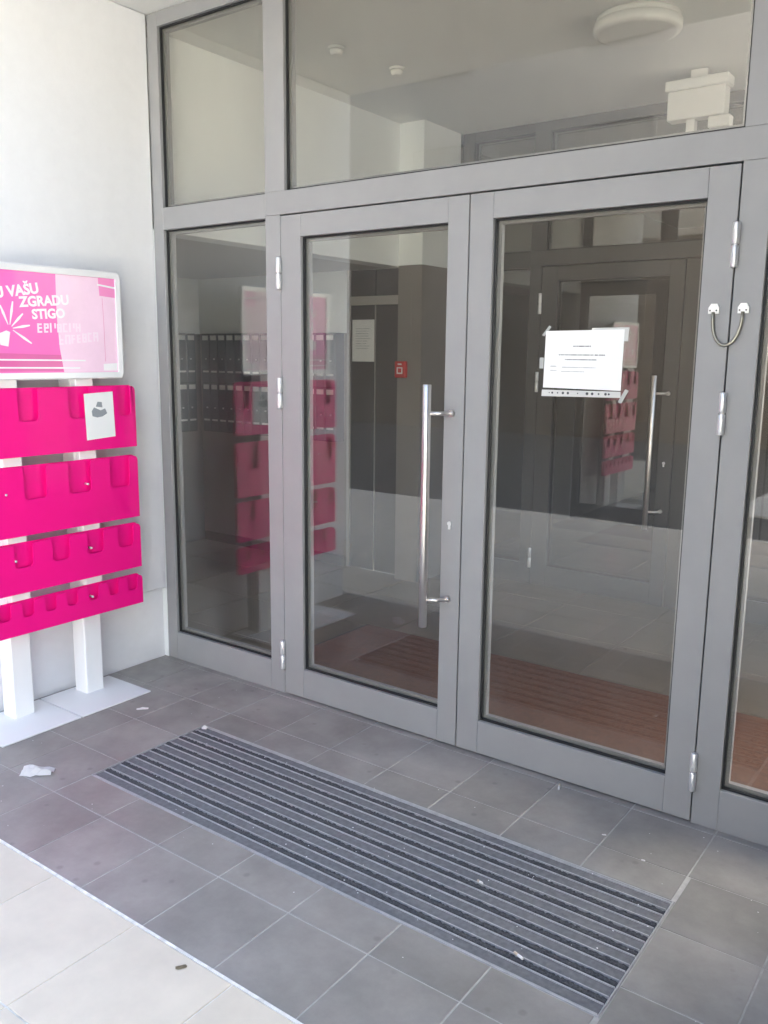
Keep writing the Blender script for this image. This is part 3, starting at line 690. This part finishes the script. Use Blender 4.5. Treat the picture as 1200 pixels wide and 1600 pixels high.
cbox('housing', 'red_plastic', fc, -0.001, 0.092, 2.095, 2.1295, 1.482, 1.598, bev=0.006)
cboxes('face_plate', 'label_white', fc, ring(0.022, 0.070, 1.510, 1.556, 0.008, 2.092, 2.0948) + [(0.030, 0.062, 2.092, 2.0948, 1.572, 1.582)])
lamp = thing('ceiling_lamp', 'round flat ceiling lamp in the lobby behind the transom glass', 'lamp', (1.99, 1.22, ZC))
bm = bmesh.new(); tube(bm, [(1.99, 1.22, ZC - 0.0005), (1.99, 1.22, ZC - 0.025)], 0.19, 48); child(finish('base', bm, 'lamp_plastic'), lamp)
bm = bmesh.new(); tube(bm, [(1.99, 1.22, ZC - 0.0255), (1.99, 1.22, ZC - 0.055), (1.99, 1.22, ZC - 0.066), (1.99, 1.22, ZC - 0.072)], [0.20, 0.20, 0.194, 0.175], 48); child(finish('diffuser', bm, 'lamp_plastic'), lamp)
for i, (x, y, lab) in enumerate(((0.655, 1.17, 'small white ceiling detector nearer the middle of the lobby'), (0.587, 0.73, 'small white ceiling detector nearest the transom glass'))):
    t = thing('ceiling_detector', lab, 'detector', (x, y, ZC))
    bm = bmesh.new(); tube(bm, [(x, y, ZC - 0.0005), (x, y, ZC - 0.012)], 0.042, 20); child(finish('base', bm, 'lamp_plastic'), t)
    bm = bmesh.new(); tube(bm, [(x, y, ZC - 0.0125), (x, y, ZC - 0.030), (x, y, ZC - 0.040)], [0.034, 0.032, 0.022], 20); child(finish('sensor_head', bm, 'lamp_plastic'), t)
el = thing('emergency_light', 'white emergency light box hanging under the lobby ceiling', 'light box', (2.0, 2.12, 2.92))
cbox('housing', 'lamp_plastic', el, 1.85, 2.16, 2.08, 2.17, 2.935, 3.085, bev=0.004)
cbox('lid', 'lamp_plastic', el, 1.835, 2.175, 2.066, 2.184, 3.086, 3.140, bev=0.006)
cbox('hanger', 'lamp_plastic', el, 1.96, 2.05, 2.11, 2.14, 3.141, ZC - 0.0005)
cbox('battery_pack', 'lamp_plastic', el, 2.075, 2.19, 2.09, 2.16, 2.875, 2.932, bev=0.004)
cbox('bracket', 'lamp_plastic', el, 1.955, 2.0, 2.10, 2.15, 2.83, 2.934)

# ================================================================== OPPOSITE SIDE OF THE COURTYARD (dark block mirrored in the glass, pale block added for bounce light)
def far_block(label, m, x0, x1, h, cols, storeys):
    ob = thing('apartment_building', label, 'building', (x0, -14, 0))
    if h > 8:
        cbox('ground_storey', m, ob, x0, x1, -22, -14.0, -0.03, 4.6)
        cbox('upper_storeys', 'facade_upper', ob, x0, x1, -22, -13.99, 4.601, h)  # made paler so its mirror image evens out the transom reflection
    else:
        cbox('wall', m, ob, x0, x1, -22, -14.0, -0.03, h)
    for i in range(cols):
        for j in range(storeys):
            x = x0 + 1.2 + i * (x1 - x0 - 1.5) / cols; z = 1.6 + j * 3.0
            m_w = 'facade_upper' if h > 8 and j > 0 else m
            f_ = cboxes('window', m_w, ob, ring(x, x + 1.5, z, z + 1.6, 0.08, -13.988, -13.94))
            o = box('roller_shutter', m_w, None, x + 0.08, x + 1.42, -13.989, -13.97, z + 0.08, z + 1.52); o.parent = f_
far_block('dark brown apartment block across the yard, mirrored dimly in the door glass', 'facade_far', -30, 0.4, 11.0, 7, 3)
far_block('unseen pale block added across the yard to bounce sunlight into the entrance', 'bounce_facade', 0.6, 22, 6.2, 5, 1)  # added out of view; its sunlit face brightens the side wall and stand

# ================================================================== LITTER
def crumple(name, label, cat, x, y, sx, sy, h, ang, seed, m='litter_paper', n=7):
    rs = random.Random(seed); bm = bmesh.new(); g = []
    c_, s_ = math.cos(R(ang)), math.sin(R(ang))
    for j in range(n):
        row = []
        for i in range(n):
            a = (i / (n - 1) - 0.5) * sx + rs.uniform(-0.10, 0.10) * sx / n * 2.2; b = (j / (n - 1) - 0.5) * sy + rs.uniform(-0.1, 0.1) * sy / n * 2.2
            if i in (0, n - 1) : b *= rs.uniform(0.6, 0.95)
            z = 0.0015 + h * (0.15 + 0.85 * rs.random()) * (0.35 + 0.65 * (1 - abs(i / (n - 1) - 0.5) * 1.2)) * (1 if 0 < j < n - 1 else 0.25)
            row.append(bm.verts.new((x + a * c_ - b * s_, y + a * s_ + b * c_, z)))
        g.append(row)
    for A, B in zip(g, g[1:]):
        for i in range(n - 1): bm.faces.new((A[i], A[i + 1], B[i + 1], B[i]))
    me_f = bmesh.ops.solidify(bm, geom=bm.faces[:], thickness=0.0012)
    zmin = min(v.co.z for v in bm.verts)
    for v in bm.verts: v.co.z += 0.0012 - zmin
    o = finish(name, bm, m); tag(o, label, cat, 'litter on the floor'); return o
crumple('paper_scrap', 'large crumpled white paper scrap on the tiles near the stand foot', 'litter', 0.652, -1.205, 0.125, 0.065, 0.042, 38, 1)
crumple('paper_scrap', 'small folded white paper scrap between stand foot and mat', 'litter', 0.470, -0.553, 0.055, 0.022, 0.009, 50, 2, n=5)
crumple('paper_scrap', 'tiny white paper ball on the back left corner of the mat', 'litter', 0.862, -0.522, 0.026, 0.022, 0.014, 10, 3, n=5)
def butt(label, x, y, ang, L=0.045, z=0.0):
    t = thing('cigarette_butt', label, 'cigarette butt', (x, y, z), 'litter on the floor')
    c_, s_ = math.cos(R(ang)), math.sin(R(ang))
    P_ = lambda d, dz=0: (x + d * c_, y + d * s_, z + 0.0042 + dz)
    bm = bmesh.new(); tube(bm, [P_(-L * 0.1), P_(L * 0.3, 0.001), P_(L * 0.5)], [0.0038, 0.0040, 0.0034], 9); child(finish('paper', bm, 'litter_paper'), t)
    bm = bmesh.new(); tube(bm, [P_(-L * 0.5), P_(-L * 0.101)], 0.0039, 9); child(finish('filter', bm, 'filter_tan'), t)
butt('pale cigarette butt at the foot of the right door', 2.350, -0.055, -70, 0.042)
butt('cigarette butt lying across the front strips of the mat', 2.672, -1.008, -20, 0.034, 0.0)
butt('short cigarette butt in the middle strips of the mat', 2.415, -0.776, -15, 0.022, 0.0)
crumple('dry_leaf', 'small brown dry leaf on the pale paving by the dark tiles', 'leaf', 1.958, -1.600, 0.030, 0.015, 0.005, 55, 9, 'dry_leaf', 5)
rs = random.Random(21)
dirt_spots = [(2.785, -0.34), (2.62, -0.27), (1.52, -0.33), (1.62, -0.36), (1.80, -2.02), (2.45, -0.21)]
for i, (x, y) in enumerate(dirt_spots[:2]):
    crumple('paper_scrap', ('tiny pale crumb on the dark tiles by the right end of the mat', 'tiny pale crumb on the dark tiles behind the mat')[i], 'litter', x, y, 0.014, 0.009, 0.004, 30 * i, 40 + i, n=4)

def grit(name, parent, spots, m):
    bm = bmesh.new()
    for (x, y, z, r) in spots:
        c = [bm.verts.new((x + r * rs.uniform(0.5, 1.2) * math.cos(a), y + r * rs.uniform(0.5, 1.2) * math.sin(a), z)) for a in (0.2, 1.5, 2.7, 4.0, 5.2)]
        t = bm.verts.new((x, y, z + r * 0.5))
        for k in range(5): bm.faces.new((c[k], c[(k + 1) % 5], t))
    o = finish(name, bm, m); o['kind'] = 'stuff'; o['label'] = 'scattered grit and crumbs on the mat and tiles'; o['category'] = 'grit'
    return o
spots = [(rs.uniform(0.85, 2.92), rs.uniform(-1.06, -0.52), 0.0, rs.uniform(0.0012, 0.0035)) for _ in range(70)]
spots += [(rs.uniform(0.1, 3.5), rs.uniform(-1.5, -0.02), 0.0003, rs.uniform(0.001, 0.003)) for _ in range(60)]
grit('grit', None, spots, 'litter_paper')
